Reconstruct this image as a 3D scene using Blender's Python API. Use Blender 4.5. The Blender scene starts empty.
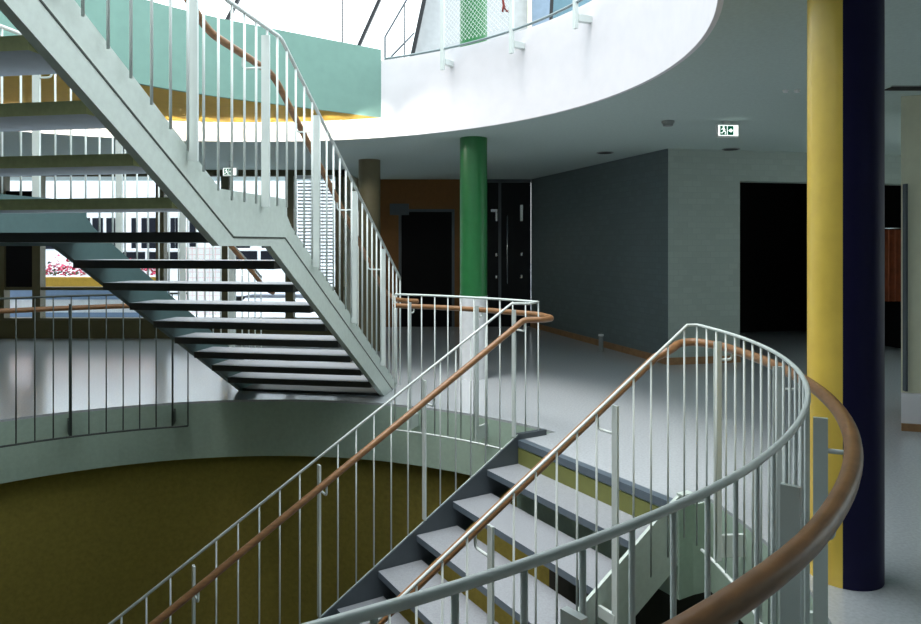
import bpy, bmesh, math, random
from mathutils import Vector, Matrix
from mathutils.geometry import tessellate_polygon
random.seed(7)
scene = bpy.context.scene
COL = scene.collection
PI = math.pi
V = Vector

# ------------------------------------------------------------------ camera
EYE = 1.5
cam = bpy.data.cameras.new('camera')
cam.sensor_width = 36.0
cam.lens = 36.0 * 700.0 / 921.0
cam.shift_y = -66.5 / 921.0
cam.clip_start = 0.02
camo = bpy.data.objects.new('camera', cam)
COL.objects.link(camo)
camo.location = (0, 0, EYE)
camo.rotation_euler = (PI / 2, 0, 0)
scene.camera = camo

# ------------------------------------------------------------------ materials
def nodes(name):
    m = bpy.data.materials.new(name)
    m.use_nodes = True
    nt = m.node_tree
    return m, nt, nt.nodes['Principled BSDF']

def mat(name, col, rough=0.5, metal=0.0, noise=0.06, scale=12.0, bump=0.0, bscale=80.0, stretch=None, spec=0.5, coat=0.0):
    m, nt, b = nodes(name)
    b.inputs['Roughness'].default_value = rough
    b.inputs['Metallic'].default_value = metal
    b.inputs['Specular IOR Level'].default_value = spec
    b.inputs['Coat Weight'].default_value = coat
    tc = nt.nodes.new('ShaderNodeTexCoord')
    mp = nt.nodes.new('ShaderNodeMapping')
    if stretch:
        mp.inputs['Scale'].default_value = stretch
    nt.links.new(tc.outputs['Object'], mp.inputs['Vector'])
    n = nt.nodes.new('ShaderNodeTexNoise')
    n.inputs['Scale'].default_value = scale
    n.inputs['Detail'].default_value = 5
    nt.links.new(mp.outputs['Vector'], n.inputs['Vector'])
    r = nt.nodes.new('ShaderNodeValToRGB')
    r.color_ramp.elements[0].position = 0.3
    r.color_ramp.elements[1].position = 0.7
    r.color_ramp.elements[0].color = [c * (1 - noise) for c in col] + [1]
    r.color_ramp.elements[1].color = [min(1, c * (1 + noise)) for c in col] + [1]
    nt.links.new(n.outputs['Fac'], r.inputs['Fac'])
    nt.links.new(r.outputs['Color'], b.inputs['Base Color'])
    if bump:
        n2 = nt.nodes.new('ShaderNodeTexNoise')
        n2.inputs['Scale'].default_value = bscale
        nt.links.new(mp.outputs['Vector'], n2.inputs['Vector'])
        bp = nt.nodes.new('ShaderNodeBump')
        bp.inputs['Strength'].default_value = bump
        bp.inputs['Distance'].default_value = 0.01
        nt.links.new(n2.outputs['Fac'], bp.inputs['Height'])
        nt.links.new(bp.outputs['Normal'], b.inputs['Normal'])
    return m

def emis(name, col, st):
    m, nt, b = nodes(name)
    b.inputs['Base Color'].default_value = (*col, 1)
    b.inputs['Emission Color'].default_value = (*col, 1)
    b.inputs['Emission Strength'].default_value = st
    return m

def glass_mat(name, tint=(0.96, 0.98, 0.98), gloss=0.08):
    m = bpy.data.materials.new(name)
    m.use_nodes = True
    nt = m.node_tree
    for n in list(nt.nodes):
        if n.type == 'BSDF_PRINCIPLED':
            nt.nodes.remove(n)
    out = nt.nodes['Material Output']
    t = nt.nodes.new('ShaderNodeBsdfTransparent')
    t.inputs['Color'].default_value = (*tint, 1)
    g = nt.nodes.new('ShaderNodeBsdfGlossy')
    g.inputs['Roughness'].default_value = 0.03
    mx = nt.nodes.new('ShaderNodeMixShader')
    mx.inputs['Fac'].default_value = gloss
    nt.links.new(t.outputs[0], mx.inputs[1])
    nt.links.new(g.outputs[0], mx.inputs[2])
    nt.links.new(mx.outputs[0], out.inputs['Surface'])
    return m

def brick_mat(name, col, mortar, scale, rough=0.8, bw=0.5, rh=0.25, msize=0.02, offset=0.5, axis='XZ'):
    m, nt, b = nodes(name)
    b.inputs['Roughness'].default_value = rough
    tc = nt.nodes.new('ShaderNodeTexCoord')
    sp = nt.nodes.new('ShaderNodeSeparateXYZ')
    cb = nt.nodes.new('ShaderNodeCombineXYZ')
    nt.links.new(tc.outputs['Object'], sp.inputs[0])
    nt.links.new(sp.outputs[axis[0]], cb.inputs['X'])
    nt.links.new(sp.outputs[axis[1]], cb.inputs['Y'])
    br = nt.nodes.new('ShaderNodeTexBrick')
    br.offset = offset
    br.inputs['Scale'].default_value = scale
    br.inputs['Brick Width'].default_value = bw
    br.inputs['Row Height'].default_value = rh
    br.inputs['Mortar Size'].default_value = msize
    br.inputs['Color1'].default_value = (*col, 1)
    br.inputs['Color2'].default_value = (*[c * 0.9 for c in col], 1)
    br.inputs['Mortar'].default_value = (*mortar, 1)
    nt.links.new(cb.outputs[0], br.inputs['Vector'])
    nt.links.new(br.outputs['Color'], b.inputs['Base Color'])
    bp = nt.nodes.new('ShaderNodeBump')
    bp.inputs['Strength'].default_value = 0.3
    bp.inputs['Distance'].default_value = 0.01
    nt.links.new(br.outputs['Fac'], bp.inputs['Height'])
    nt.links.new(bp.outputs['Normal'], b.inputs['Normal'])
    return m

M = {}
M['floor'] = mat('lino_floor', (0.50, 0.53, 0.56), 0.17, noise=0.10, scale=60, spec=0.8)
M['ceiling'] = mat('ceiling_plaster', (0.50, 0.60, 0.58), 0.9, noise=0.05, scale=40, bump=0.1, bscale=200)
M['white'] = mat('white_plaster', (0.85, 0.82, 0.86), 0.8, noise=0.02, scale=8)
M['turq'] = mat('turquoise_plaster', (0.20, 0.36, 0.31), 0.75, noise=0.04, scale=10)
M['yellow_soffit'] = mat('ochre_plaster', (0.62, 0.40, 0.05), 0.8, noise=0.04)
M['fascia'] = mat('green_grey_fascia', (0.40, 0.52, 0.43), 0.8, noise=0.05, scale=30, bump=0.05, bscale=150)
M['ochre'] = mat('ochre_lower_wall', (0.29, 0.235, 0.045), 0.9, noise=0.12, scale=25, bump=0.15, bscale=60)
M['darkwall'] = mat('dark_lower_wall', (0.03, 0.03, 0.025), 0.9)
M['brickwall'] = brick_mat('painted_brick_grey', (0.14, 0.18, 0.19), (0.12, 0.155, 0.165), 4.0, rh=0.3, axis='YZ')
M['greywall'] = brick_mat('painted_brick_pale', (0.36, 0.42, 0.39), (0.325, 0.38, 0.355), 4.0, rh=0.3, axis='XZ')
M['cream'] = mat('cream_plaster', (0.84, 0.82, 0.64), 0.8, noise=0.03)
M['orangewall'] = mat('orange_brown_wall', (0.20, 0.085, 0.018), 0.7)
M['shade_wall'] = mat('low_bounce_plaster', (0.09, 0.09, 0.085), 0.8)  # unseen walls coloured dark so they bounce less light
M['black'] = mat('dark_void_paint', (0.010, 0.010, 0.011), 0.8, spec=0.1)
M['olive'] = mat('olive_riser_paint', (0.17, 0.18, 0.05), 0.7)
M['rail_backlit'] = mat('backlit_rail_shade', (0.045, 0.06, 0.052), 0.5)  # backlit darkness of the far left railing put into its colour
M['inner'] = mat('shaded_stringer_teal', (0.06, 0.11, 0.11), 0.5, noise=0.05, scale=30)  # shade on the left stringer put into its colour
M['lip_shade'] = mat('lip_shade_dark', (0.05, 0.06, 0.05), 0.7)  # dark strip drawn in place of the shadow groove along the lip
M['tread_rear_shaded'] = mat('tread_edge_shaded', (0.05, 0.052, 0.048), 0.5)  # lower flight edges: darker copy, shade put into the colour
M['paint'] = mat('white_rail_paint', (0.66, 0.72, 0.70), 0.35, noise=0.03)
M['steel'] = mat('grey_green_stringer_paint', (0.60, 0.68, 0.63), 0.5, noise=0.05, scale=30)
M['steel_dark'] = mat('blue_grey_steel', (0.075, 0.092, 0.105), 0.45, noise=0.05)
M['wood'] = mat('beech_handrail', (0.25, 0.122, 0.050), 0.40, noise=0.25, scale=14, stretch=(1, 1, 6))
M['base_wood'] = mat('wood_skirting', (0.30, 0.16, 0.07), 0.5, noise=0.2)
M['tread_top'] = mat('tread_lino', (0.30, 0.315, 0.34), 0.45, noise=0.12, scale=90)
M['tread_edge'] = mat('tread_edge_steel', (0.10, 0.13, 0.16), 0.5)
M['tread_olive_lit'] = mat('tread_olive_lit_edge', (0.44, 0.48, 0.23), 0.5, noise=0.08, scale=40)  # upper flight edges: lighter olive copy, stronger light put into the colour
M['tread_under'] = mat('tread_underside', (0.27, 0.34, 0.40), 0.5)
M['green'] = mat('green_column_paint', (0.018, 0.16, 0.045), 0.4, noise=0.06)
M['colwhite'] = mat('white_column_sleeve', (0.75, 0.76, 0.78), 0.5)
M['coly'] = mat('yellow_column_paint', (0.98, 0.67, 0.115), 0.33, noise=0.05)
M['colb'] = mat('navy_column_paint', (0.010, 0.009, 0.05), 0.55, noise=0.05, spec=0.2)
M['colbrown'] = mat('olive_brown_column_paint', (0.16, 0.14, 0.08), 0.6)
M['frame'] = mat('olive_brown_frame', (0.10, 0.09, 0.045), 0.5)
M['lowwall'] = mat('dark_olive_low_wall', (0.085, 0.075, 0.03), 0.7)
M['glass'] = glass_mat('window_glass', gloss=0.03)
M['darkglass'] = mat('dark_glazed_door', (0.008, 0.010, 0.012), 0.35, spec=0.15)
M['slat'] = mat('white_slat', (0.85, 0.86, 0.88), 0.5)
M['ext_white'] = mat('white_render', (0.85, 0.87, 0.9), 0.8)
M['ext_win'] = mat('dark_window_outside', (0.01, 0.012, 0.018), 0.7, spec=0.1)
M['ext_ground'] = brick_mat('pale_paving', (0.62, 0.65, 0.72), (0.45, 0.48, 0.55), 1.6, offset=0, bw=0.5, rh=0.5, axis='XY')
M['ext_yellow'] = mat('yellow_planter', (0.75, 0.45, 0.06), 0.6)
M['ext_blue'] = mat('blue_grey_wall_paint', (0.22, 0.32, 0.48), 0.7)
M['tiles'] = brick_mat('white_tiles_pink_joints', (0.92, 0.92, 0.92), (0.84, 0.62, 0.62), 1.0, offset=0, bw=0.13, rh=0.13, msize=0.008)
M['petal'] = mat('pink_red_petals', (0.62, 0.05, 0.13), 0.6, noise=0.5, scale=30)
M['leaf'] = mat('dark_leaf', (0.05, 0.10, 0.04), 0.6)
M['chrome'] = mat('brushed_steel', (0.6, 0.65, 0.68), 0.25, metal=1.0)
M['curtain'] = mat('orange_brown_curtain', (0.20, 0.045, 0.012), 0.8, noise=0.2)
M['plasticw'] = mat('white_plastic', (0.8, 0.82, 0.82), 0.4)
M['plasticg'] = mat('grey_plastic', (0.25, 0.27, 0.27), 0.5)
M['hole'] = mat('dark_recess', (0.01, 0.01, 0.01), 0.7)
M['sign_w'] = emis('sign_white_lit', (0.9, 1.0, 0.95), 1.6)
M['sign_g'] = emis('sign_green_lit', (0.0, 0.10, 0.055), 0.6)
M['rail_grey'] = mat('grey_gallery_rail_paint', (0.28, 0.35, 0.37), 0.4)
M['panel_blue'] = mat('blue_grey_panel', (0.30, 0.40, 0.52), 0.6)
M['panel_teal'] = mat('teal_grey_panel', (0.14, 0.26, 0.32), 0.6)
M['wire'] = mat('mesh_wire', (0.75, 0.8, 0.8), 0.4)
M['panel_grey'] = mat('pale_grey_panel', (0.48, 0.50, 0.51), 0.7)
M['bar_black'] = mat('black_glazing_bar', (0.015, 0.017, 0.02), 0.4)
M['glass_blue'] = glass_mat('blue_grey_glass', (0.62, 0.72, 0.82), 0.15)
M['carw'] = mat('white_car_paint', (0.8, 0.82, 0.85), 0.2)
M['rubber'] = mat('tyre_rubber', (0.02, 0.02, 0.02), 0.8)
M['red'] = mat('dark_red_paint', (0.25, 0.03, 0.02), 0.6)

# ------------------------------------------------------------------ mesh builder
class MB:
    def __init__(s):
        s.v, s.f, s.sm, s.mi = [], [], [], []
    def add(s, vs, fs, smooth=False, mi=0):
        o = len(s.v)
        s.v += [V(v) for v in vs]
        for f in fs:
            s.f.append([i + o for i in f]); s.sm.append(smooth); s.mi.append(mi)
        return s
    def box(s, lo, hi, mi=0):
        x0, y0, z0 = lo; x1, y1, z1 = hi
        return s.add([(x0,y0,z0),(x1,y0,z0),(x1,y1,z0),(x0,y1,z0),(x0,y0,z1),(x1,y0,z1),(x1,y1,z1),(x0,y1,z1)],
                     [(0,3,2,1),(4,5,6,7),(0,1,5,4),(1,2,6,5),(2,3,7,6),(3,0,4,7)], False, mi)
    def obox(s, o, ax, ay, az, mi=0):
        o, ax, ay, az = V(o), V(ax), V(ay), V(az)
        p = [o, o+ax, o+ax+ay, o+ay]
        p += [q+az for q in p]
        return s.add(p, [(0,3,2,1),(4,5,6,7),(0,1,5,4),(1,2,6,5),(2,3,7,6),(3,0,4,7)], False, mi)
    def prism(s, poly, ext, mi=0):
        """planar polygon (3d points) pushed along ext"""
        ext = V(ext); n = len(poly)
        a = [V(p) for p in poly]; b = [p + ext for p in a]
        tri = tessellate_polygon([a])
        fs = [tuple(t) for t in tri] + [tuple(i + n for i in reversed(t)) for t in tri]
        fs += [(i, (i+1) % n, (i+1) % n + n, i + n) for i in range(n)]
        return s.add(a + b, fs, False, mi)
    def tube(s, path, r, n=10, closed=False, mi=0, caps=True, round_ends=False):
        P = [V(p) for p in path]
        Q = [P[0]]
        for p in P[1:]:
            if (p - Q[-1]).length > 1e-5: Q.append(p)
        P = Q
        rad = [r] * len(P)
        if round_ends:
            d0 = (P[0]-P[1]).normalized(); d1 = (P[-1]-P[-2]).normalized()
            pre, post, rp, rq = [], [], [], []
            for a in (80, 60, 40, 20):
                pre.append(P[0] + d0 * r * math.sin(math.radians(a))); rp.append(r * math.cos(math.radians(a)))
            for a in (20, 40, 60, 80):
                post.append(P[-1] + d1 * r * math.sin(math.radians(a))); rq.append(r * math.cos(math.radians(a)))
            P = pre + P + post; rad = rp + rad + rq
        m = len(P)
        T = []
        for i in range(m):
            if closed: t = P[(i+1) % m] - P[i-1]
            elif i == 0: t = P[1] - P[0]
            elif i == m-1: t = P[-1] - P[-2]
            else: t = (P[i+1]-P[i]).normalized() + (P[i]-P[i-1]).normalized()
            T.append(t.normalized())
        up = V((0,0,1)) if abs(T[0].z) < 0.9 else V((1,0,0))
        N = (up - T[0]*up.dot(T[0])).normalized()
        vs = []
        for i in range(m):
            N = (N - T[i]*N.dot(T[i])).normalized()
            B = T[i].cross(N)
            k = 1.0
            if 0 < i < m-1 and not round_ends:
                c = (P[i]-P[i-1]).normalized().dot(T[i]); k = 1.0 / max(c, 0.7)
            for j in range(n):
                a = 2*PI*j/n
                vs.append(P[i] + (N*math.cos(a) + B*math.sin(a)) * rad[i])
        fs = []
        for i in range(m if closed else m-1):
            i2 = (i+1) % m
            for j in range(n):
                j2 = (j+1) % n
                fs.append((i*n+j, i*n+j2, i2*n+j2, i2*n+j))
        s.add(vs, fs, True, mi)
        if caps and not closed:
            o = len(s.v) - len(vs)
            s.f.append([o+j for j in reversed(range(n))]); s.sm.append(False); s.mi.append(mi)
            s.f.append([o+(m-1)*n+j for j in range(n)]); s.sm.append(False); s.mi.append(mi)
        return s
    def cyl(s, c, r, z0, z1, n=32, mi=0, r1=None):
        r1 = r if r1 is None else r1
        vs = []
        for z, rr in ((z0, r), (z1, r1)):
            vs += [(c[0]+rr*math.cos(2*PI*j/n), c[1]+rr*math.sin(2*PI*j/n), z) for j in range(n)]
        s.add(vs, [(j, (j+1) % n, (j+1) % n + n, j+n) for j in range(n)], True, mi)
        s.add(vs[:n], [tuple(reversed(range(n)))], False, mi)
        s.add(vs[n:], [tuple(range(n))], False, mi)
        return s
    def wallstrip(s, pin, pout, z0, z1, closed=False, mi=0):
        """solid wall between two matching plan curves"""
        n = len(pin)
        vs = [(p[0],p[1],z0) for p in pin] + [(p[0],p[1],z1) for p in pin] + [(p[0],p[1],z0) for p in pout] + [(p[0],p[1],z1) for p in pout]
        fs, sm = [], []
        for i in range(n if closed else n-1):
            j = (i+1) % n
            fs += [(i,j,j+n,i+n), (2*n+j,2*n+i,3*n+i,3*n+j), (i+n,j+n,3*n+j,3*n+i), (j,i,2*n+i,2*n+j)]
        if not closed:
            fs += [(0,n,3*n,2*n), (n-1,2*n+n-1,3*n+n-1,n+n-1)]
        return s.add(vs, fs, False, mi)
    def build(s, name, mats, parent=None, origin=None, bevel=0.0, autosmooth=False):
        base = V(parent['_base']) if parent is not None else V((0,0,0))
        org = V(origin) if origin is not None else base
        me = bpy.data.meshes.new(name)
        me.from_pydata([tuple(v - org) for v in s.v], [], s.f)
        if not isinstance(mats, (list, tuple)): mats = [mats]
        for m in mats: me.materials.append(m)
        me.polygons.foreach_set('use_smooth', s.sm)
        me.polygons.foreach_set('material_index', s.mi)
        bm = bmesh.new(); bm.from_mesh(me)
        bmesh.ops.recalc_face_normals(bm, faces=bm.faces)
        bm.to_mesh(me); bm.free()
        if autosmooth:
            me.polygons.foreach_set('use_smooth', [True]*len(me.polygons))
            me.set_sharp_from_angle(angle=math.radians(30))
        o = bpy.data.objects.new(name, me)
        COL.objects.link(o)
        o.location = org - base
        if parent is not None: o.parent = parent
        o['_base'] = tuple(org)
        if bevel:
            b = o.modifiers.new('bevel', 'BEVEL'); b.width = bevel; b.segments = 2; b.limit_method = 'ANGLE'
        return o

def thing(name, label, cat, loc=(0,0,0), group=None):
    o = bpy.data.objects.new(name, None)
    COL.objects.link(o)
    o.location = loc; o['_base'] = tuple(loc)
    o['label'] = label; o['category'] = cat
    if group: o['group'] = group
    return o

def tag(o, label, cat, group=None, kind=None):
    o['label'] = label; o['category'] = cat
    if group: o['group'] = group
    if kind: o['kind'] = kind
    return o

def struct(name, mb, mats, parent=None, **k):
    o = mb.build(name, mats, parent, **k)
    if parent is None: o['kind'] = 'structure'
    return o

def place(src, name, loc, parent):
    """copy of a part at a world point"""
    c = src.copy(); COL.objects.link(c)
    c.parent = parent
    c.location = V(loc) - V(parent['_base'])
    c['_base'] = tuple(loc)
    return c

# ------------------------------------------------------------------ plan geometry
C = V((-1.790, 3.483, 0))           # centre of the round void
R = 3.152                           # balustrade radius
RF = 3.34                           # slab edge radius
RW = 3.266                          # timber handrail radius
RAILZ, WOODZ, BOTZ = 1.054, 0.94, -0.187
CEIL = 2.72
def pol(r, deg, z=0):
    if -95 < deg < -42: r -= min(0.05, 0.03*(-42-deg)/16)      # the near end of the curve flattens slightly
    return V((C.x + r*math.cos(math.radians(deg)), C.y + r*math.sin(math.radians(deg)), z))
def ang(p): return math.degrees(math.atan2(p[1]-C.y, p[0]-C.x))

# lower stair frame
P0 = V((0.451, 5.401, 0))
U = V((math.cos(3.682), math.sin(3.682), 0))     # going down
NN = V((U.y, -U.x, 0))
if NN.x < 0: NN = -NN                            # across, towards the camera's right
G1, R1, W1 = 0.296, 0.182, 1.55
# upper stair frame
Q0 = V((-0.804, 6.986, 0))
U2 = V((-0.16747, -0.98588, 0))                  # going up
N2 = V((-0.98588, 0.16747, 0))                   # across, to the left
W2 = 1.469
def L(s, a, z): return P0 + U*s + NN*a + V((0,0,z))
def H(s, a, z): return Q0 + U2*s + N2*a + V((0,0,z))

# ------------------------------------------------------------------ floor with the round void
def circ_out(p, d):
    t = d
    lo, hi = 0.0, 2.0
    for _ in range(60):
        mid = (lo+hi)/2
        q = p + t*mid
        if ((q-C).xy.length) < RF: lo = mid
        else: hi = mid
    return p + t*lo
PL = circ_out(P0 + NN*-0.03, -U); PR = circ_out(L(0, W1+0.03, 0), -U)
aL, aR = ang(PL), ang(PR)
hole = [pol(RF, aL + (aR+360-aL)*i/120) for i in range(121)]
hole += [L(0, W1+0.03, 0), L(0, -0.03, 0)]
def plate(outer, hole, z0, z1):
    mb = MB()
    o = [V((p[0],p[1],0)) for p in outer]; h = [V((p[0],p[1],0)) for p in hole]
    tri = tessellate_polygon([o, h])
    al = o + h; n = len(al)
    vs = [(p.x,p.y,z1) for p in al] + [(p.x,p.y,z0) for p in al]
    fs = [tuple(t) for t in tri] + [tuple(i+n for i in t) for t in tri]
    no = len(o)
    for a, b in ((0, no), (no, n)):
        for i in range(a, b):
            j = i+1 if i+1 < b else a
            fs.append((i, j, j+n, i+n))
    return mb.add(vs, fs)
OUT = [(-11, -5), (7.6, -5), (7.6, 13.2), (-11, 13.2)]
struct('floor', plate(OUT, hole, -0.02, 0.0), M['floor'])
outer_off = []
for p in hole:
    d = (p - C); d.z = 0
    outer_off.append(p + d.normalized()*0.12)
# nosing side: push back behind the landing edge
outer_off[-2] = hole[-2] - U*0.12 + NN*0.0
outer_off[-1] = hole[-1] - U*0.12
struct('trim_1', MB().wallstrip(hole, outer_off, -0.55, -0.021, closed=True), M['fascia'])
struct('trim_9', MB().obox(L(0.001, 0.0, -0.06), U*0.006, NN*W1, V((0,0,-0.16))), M['olive'])
# landing nosing strip
struct('trim_2', MB().obox(L(-0.05, 0.0, 0.001), U*0.062, NN*W1, V((0,0,-0.05))), M['tread_edge'])
# lower storey
arc = lambda r, a, b, n: [pol(r, a+(b-a)*i/n) for i in range(n+1)]
struct('wall_lower', MB().wallstrip(arc(3.46,43,236,80), arc(3.56,43,236,80), -3.3, -0.551), M['ochre'])
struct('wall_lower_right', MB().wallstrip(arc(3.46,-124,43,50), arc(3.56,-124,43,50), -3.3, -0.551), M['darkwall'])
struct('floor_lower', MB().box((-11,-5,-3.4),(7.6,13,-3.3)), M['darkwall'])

# ------------------------------------------------------------------ ceiling, ring fascia and upper edge
EC, EA, EB, ET = V((-2.303, 4.658, 0)), 3.77, 3.533, -0.335
def ell(t, k=1.0):
    t = math.radians(t)
    x, y = EA*math.cos(t)*k, EB*math.sin(t)*k
    return V((EC.x + x*math.cos(ET) - y*math.sin(ET), EC.y + x*math.sin(ET) + y*math.cos(ET), 0))
NR = 180
ring = []
for i in range(NR):
    p = ell(360*i/NR)
    ring.append(p)
for p in ring:                       # the stair reaches the upper floor here
    if -3.9 < p.x < -1.4 and p.y < 2.6: p.y = min(p.y, 0.45)
struct('ceiling', plate(OUT, [p + (p-EC).normalized()*0.02 for p in ring], CEIL, CEIL+0.02), M['ceiling'])
# joint where the turquoise parapet leaves the white ring
iJ = min(range(NR), key=lambda i: abs(ring[i].x*700/ring[i].y + 460.5 - 380) if ring[i].y > 5 else 1e9)
J = ring[iJ]
iK = min(range(NR), key=lambda i: (ring[i] - V((-3.85, 0.9, 0))).length)
K = ring[iK]
def catmull(pts, n=10):
    P = [2*pts[0]-pts[1]] + pts + [2*pts[-1]-pts[-2]]
    out = []
    for i in range(1, len(P)-2):
        for k in range(n):
            t = k/n
            out.append(0.5*((2*P[i]) + (-P[i-1]+P[i+1])*t + (2*P[i-1]-5*P[i]+4*P[i+1]-P[i+2])*t*t + (-P[i-1]+3*P[i]-3*P[i+1]+P[i+2])*t**3))
    out.append(pts[-1])
    return out
tq = catmull([J.copy(), V((-1.68,7.31,0)), V((-2.42,6.73,0)), V((-2.93,6.15,0)), V((-3.42,5.2,0)), V((-3.72,4.2,0)), V((-3.85,3.0,0)), V((-3.9,2.0,0)), K.copy()], 8)
def outw(pts, d, c=EC): return [p + (p-c).normalized()*d for p in pts]
right = [ring[(iJ - i) % NR] for i in range((iJ - iK) % NR + 1)]       # J round the right and near side to K
left = [ring[(iJ + i) % NR] for i in range((iK - iJ) % NR + 1)]        # J round the left to K
UP = 3.59; SOF = 2.946; PAR = 3.71
struct('trim_3', MB().wallstrip(right, outw(right, 0.03), CEIL-0.001, UP, ), M['white'], autosmooth=True)
struct('trim_4', MB().wallstrip(left, outw(left, 0.03), CEIL-0.001, SOF+0.05), M['white'], autosmooth=True)
tqo = [tq[0]] + outw(tq[1:-1], 0.05) + [tq[-1]]
struct('trim_5', MB().prism([V((p.x,p.y,SOF)) for p in left[1:-1]] + [V((p.x,p.y,SOF)) for p in reversed(tqo)], (0,0,0.05)), M['yellow_soffit'])
struct('wall_upper_left', MB().wallstrip(tq, tqo, SOF, PAR), M['turq'], autosmooth=True)
struct('floor_upper', plate(OUT, outw(right, 0.02) + list(reversed(outw(tq[1:-1], 0.03))), UP-0.08, UP-0.005), M['floor'])

# ------------------------------------------------------------------ walls of this storey
def wall(name, a, b, z0, z1, t, m, side=1):
    a, b = V((*a,0)), V((*b,0))
    d = (b-a).normalized(); n = V((-d.y, d.x, 0))*t*side
    return struct(name, MB().obox(a+V((0,0,z0)), b-a, n, V((0,0,z1-z0))), m)
CB, CD = V((2.61,8.8,0)), V((1.30,12.9,0))
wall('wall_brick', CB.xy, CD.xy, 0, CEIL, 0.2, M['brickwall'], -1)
dirB = V((1,0.2,0)).normalized()
def onB(t, z=0): return CB + dirB*t + V((0,0,z))
tA, tB = 1.0, 3.9
wb = MB()
nB = V((-dirB.y, dirB.x, 0))*0.2
wb.obox(onB(0), dirB*tA, nB, V((0,0,CEIL)))
wb.obox(onB(tA, 2.33), dirB*(tB-tA), nB, V((0,0,CEIL-2.33)))
wb.obox(onB(tB), dirB*1.3, nB, V((0,0,CEIL)))
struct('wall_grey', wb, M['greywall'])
# dark room behind the opening
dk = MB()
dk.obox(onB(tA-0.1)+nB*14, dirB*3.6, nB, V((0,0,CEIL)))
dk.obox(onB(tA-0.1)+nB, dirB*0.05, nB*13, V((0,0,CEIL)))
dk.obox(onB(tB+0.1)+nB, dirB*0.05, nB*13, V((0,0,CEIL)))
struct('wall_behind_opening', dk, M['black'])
# skirting
dA = (CD-CB).normalized(); nA = V((dA.y,-dA.x,0))
struct('baseboard_brick', MB().obox(CB - nA*0.0 + V((0,0,0)), CD-CB, V((-dA.y,dA.x,0))*0.015, V((0,0,0.09))), M['base_wood'])
struct('baseboard_grey', MB().obox(onB(0), dirB*tA, -nB*0.08, V((0,0,0.09))), M['base_wood'])
# far wall with the doors
FW = 12.9
struct('wall_far', MB().box((-2.1,FW,2.15),(0.48,FW+0.15,CEIL)).box((-0.13,FW,0),(0.48,FW+0.15,2.15)).box((-1.55,FW,0),(-1.12,FW+0.15,2.15)), M['orangewall'])
struct('wall_far_side', MB().box((-2.0,11.3,0),(-1.88,12.9,CEIL)), M['cream'])
d1 = struct('door_1', MB().box((-1.12,FW+0.02,0),(-0.13,FW+0.08,2.15)), M['black'])
MB().box((-1.14,FW-0.01,0),(-1.09,FW+0.02,2.15)).box((-0.16,FW-0.01,0),(-0.11,FW+0.02,2.15)).box((-1.14,FW-0.01,2.12),(-0.11,FW+0.02,2.17)).build('door_frame', M['steel_dark'], d1)
MB().box((-1.30,FW-0.04,2.06),(-0.95,FW-0.005,2.27)).build('transom_pane', M['steel_dark'], d1)
d2 = struct('door_2', MB().box((0.48,FW+0.03,0),(1.30,FW+0.06,CEIL)), M['darkglass'])
MB().box((0.70,FW-0.01,0),(0.75,FW+0.03,CEIL)).box((0.48,FW-0.01,2.66),(1.30,FW+0.03,CEIL)).build('door_frame', M['steel_dark'], d2)
MB().tube([(0.86,FW-0.03,0.80),(0.86,FW-0.03,2.05)],0.014,8).build('door_handle', M['chrome'], d2)
MB().box((1.10,FW-0.005,1.95),(1.15,FW+0.03,2.25)).build('sign_reflection', M['chrome'], d2)  # bright plates stand in for sign reflections in the dark glass
MB().box((0.56,FW-0.005,2.12),(0.68,FW+0.03,2.17)).box((0.645,FW-0.005,1.95),(0.68,FW+0.03,2.12)).build('sign_reflection', M['chrome'], d2)
for hx, hz in ((0.645,1.33),(0.645,0.92),(1.11,1.34),(1.11,0.93)):
    MB().box((hx,FW-0.005,hz-0.03),(hx+0.03,FW+0.03,hz+0.03)).build('door_glint', M['chrome'], d2)  # small bright plates drawn for glints on the glazed door
# cream pier at the right
pr = struct('wall_pier', MB().prism([V((3.60,5.72,0)),V((6.2,4.9,0)),V((6.2,6.0,0)),V((4.4,6.5,0))],(0,0,CEIL)), M['cream'])
struct('trim_6', MB().prism([V((3.575,5.68,0.0)),V((6.2,4.85,0.0)),V((6.2,4.9,0.0)),V((3.60,5.72,0.0))],(0,0,0.30)), M['white'])
struct('baseboard_pier', MB().prism([V((3.57,5.665,0.0)),V((6.2,4.835,0.0)),V((6.2,4.849,0.0)),V((3.575,5.679,0.0))],(0,0,0.06)), M['base_wood'])
struct('wall_right', MB().box((7.6,8,0),(7.8,13.2,CEIL)).box((7.6,-5,0),(7.8,4,CEIL)).box((7.6,4,0),(7.8,8,0.3)).box((7.6,4,2.6),(7.8,8,CEIL)), M['cream'])
struct('wall_left', MB().box((-11.2,-5.2,0),(-11,11.3,CEIL)), M['shade_wall'])
struct('wall_back', MB().box((-11,-5.2,0),(5.2,-5,CEIL)).box((5.2,-5.2,0),(7.8,-5,0.3)).box((5.2,-5.2,2.6),(7.8,-5,CEIL)), M['shade_wall'])
w4 = struct('window_4', MB().box((5.2,-5.14,0.3),(7.6,-5.06,0.36)).box((5.2,-5.14,2.54),(7.6,-5.06,2.6)), M['frame'])
for xx in (5.2,6.4,7.54):
    MB().box((xx,-5.14,0.36),(xx+0.06,-5.06,2.54)).build('mullion', M['frame'], w4)
MB().box((5.2,-5.11,0.3),(7.6,-5.10,2.6)).build('pane', M['glass'], w4)
w3 = struct('window_3', MB().box((7.66,4,0.3),(7.74,8,0.36)).box((7.66,4,2.54),(7.74,8,2.6)), M['frame'])
for yy in (4,6,7.94):
    MB().box((7.66,yy,0.36),(7.74,yy+0.06,2.54)).build('mullion', M['frame'], w3)
MB().box((7.69,4,0.3),(7.70,8,2.6)).build('pane', M['glass'], w3)

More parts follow.
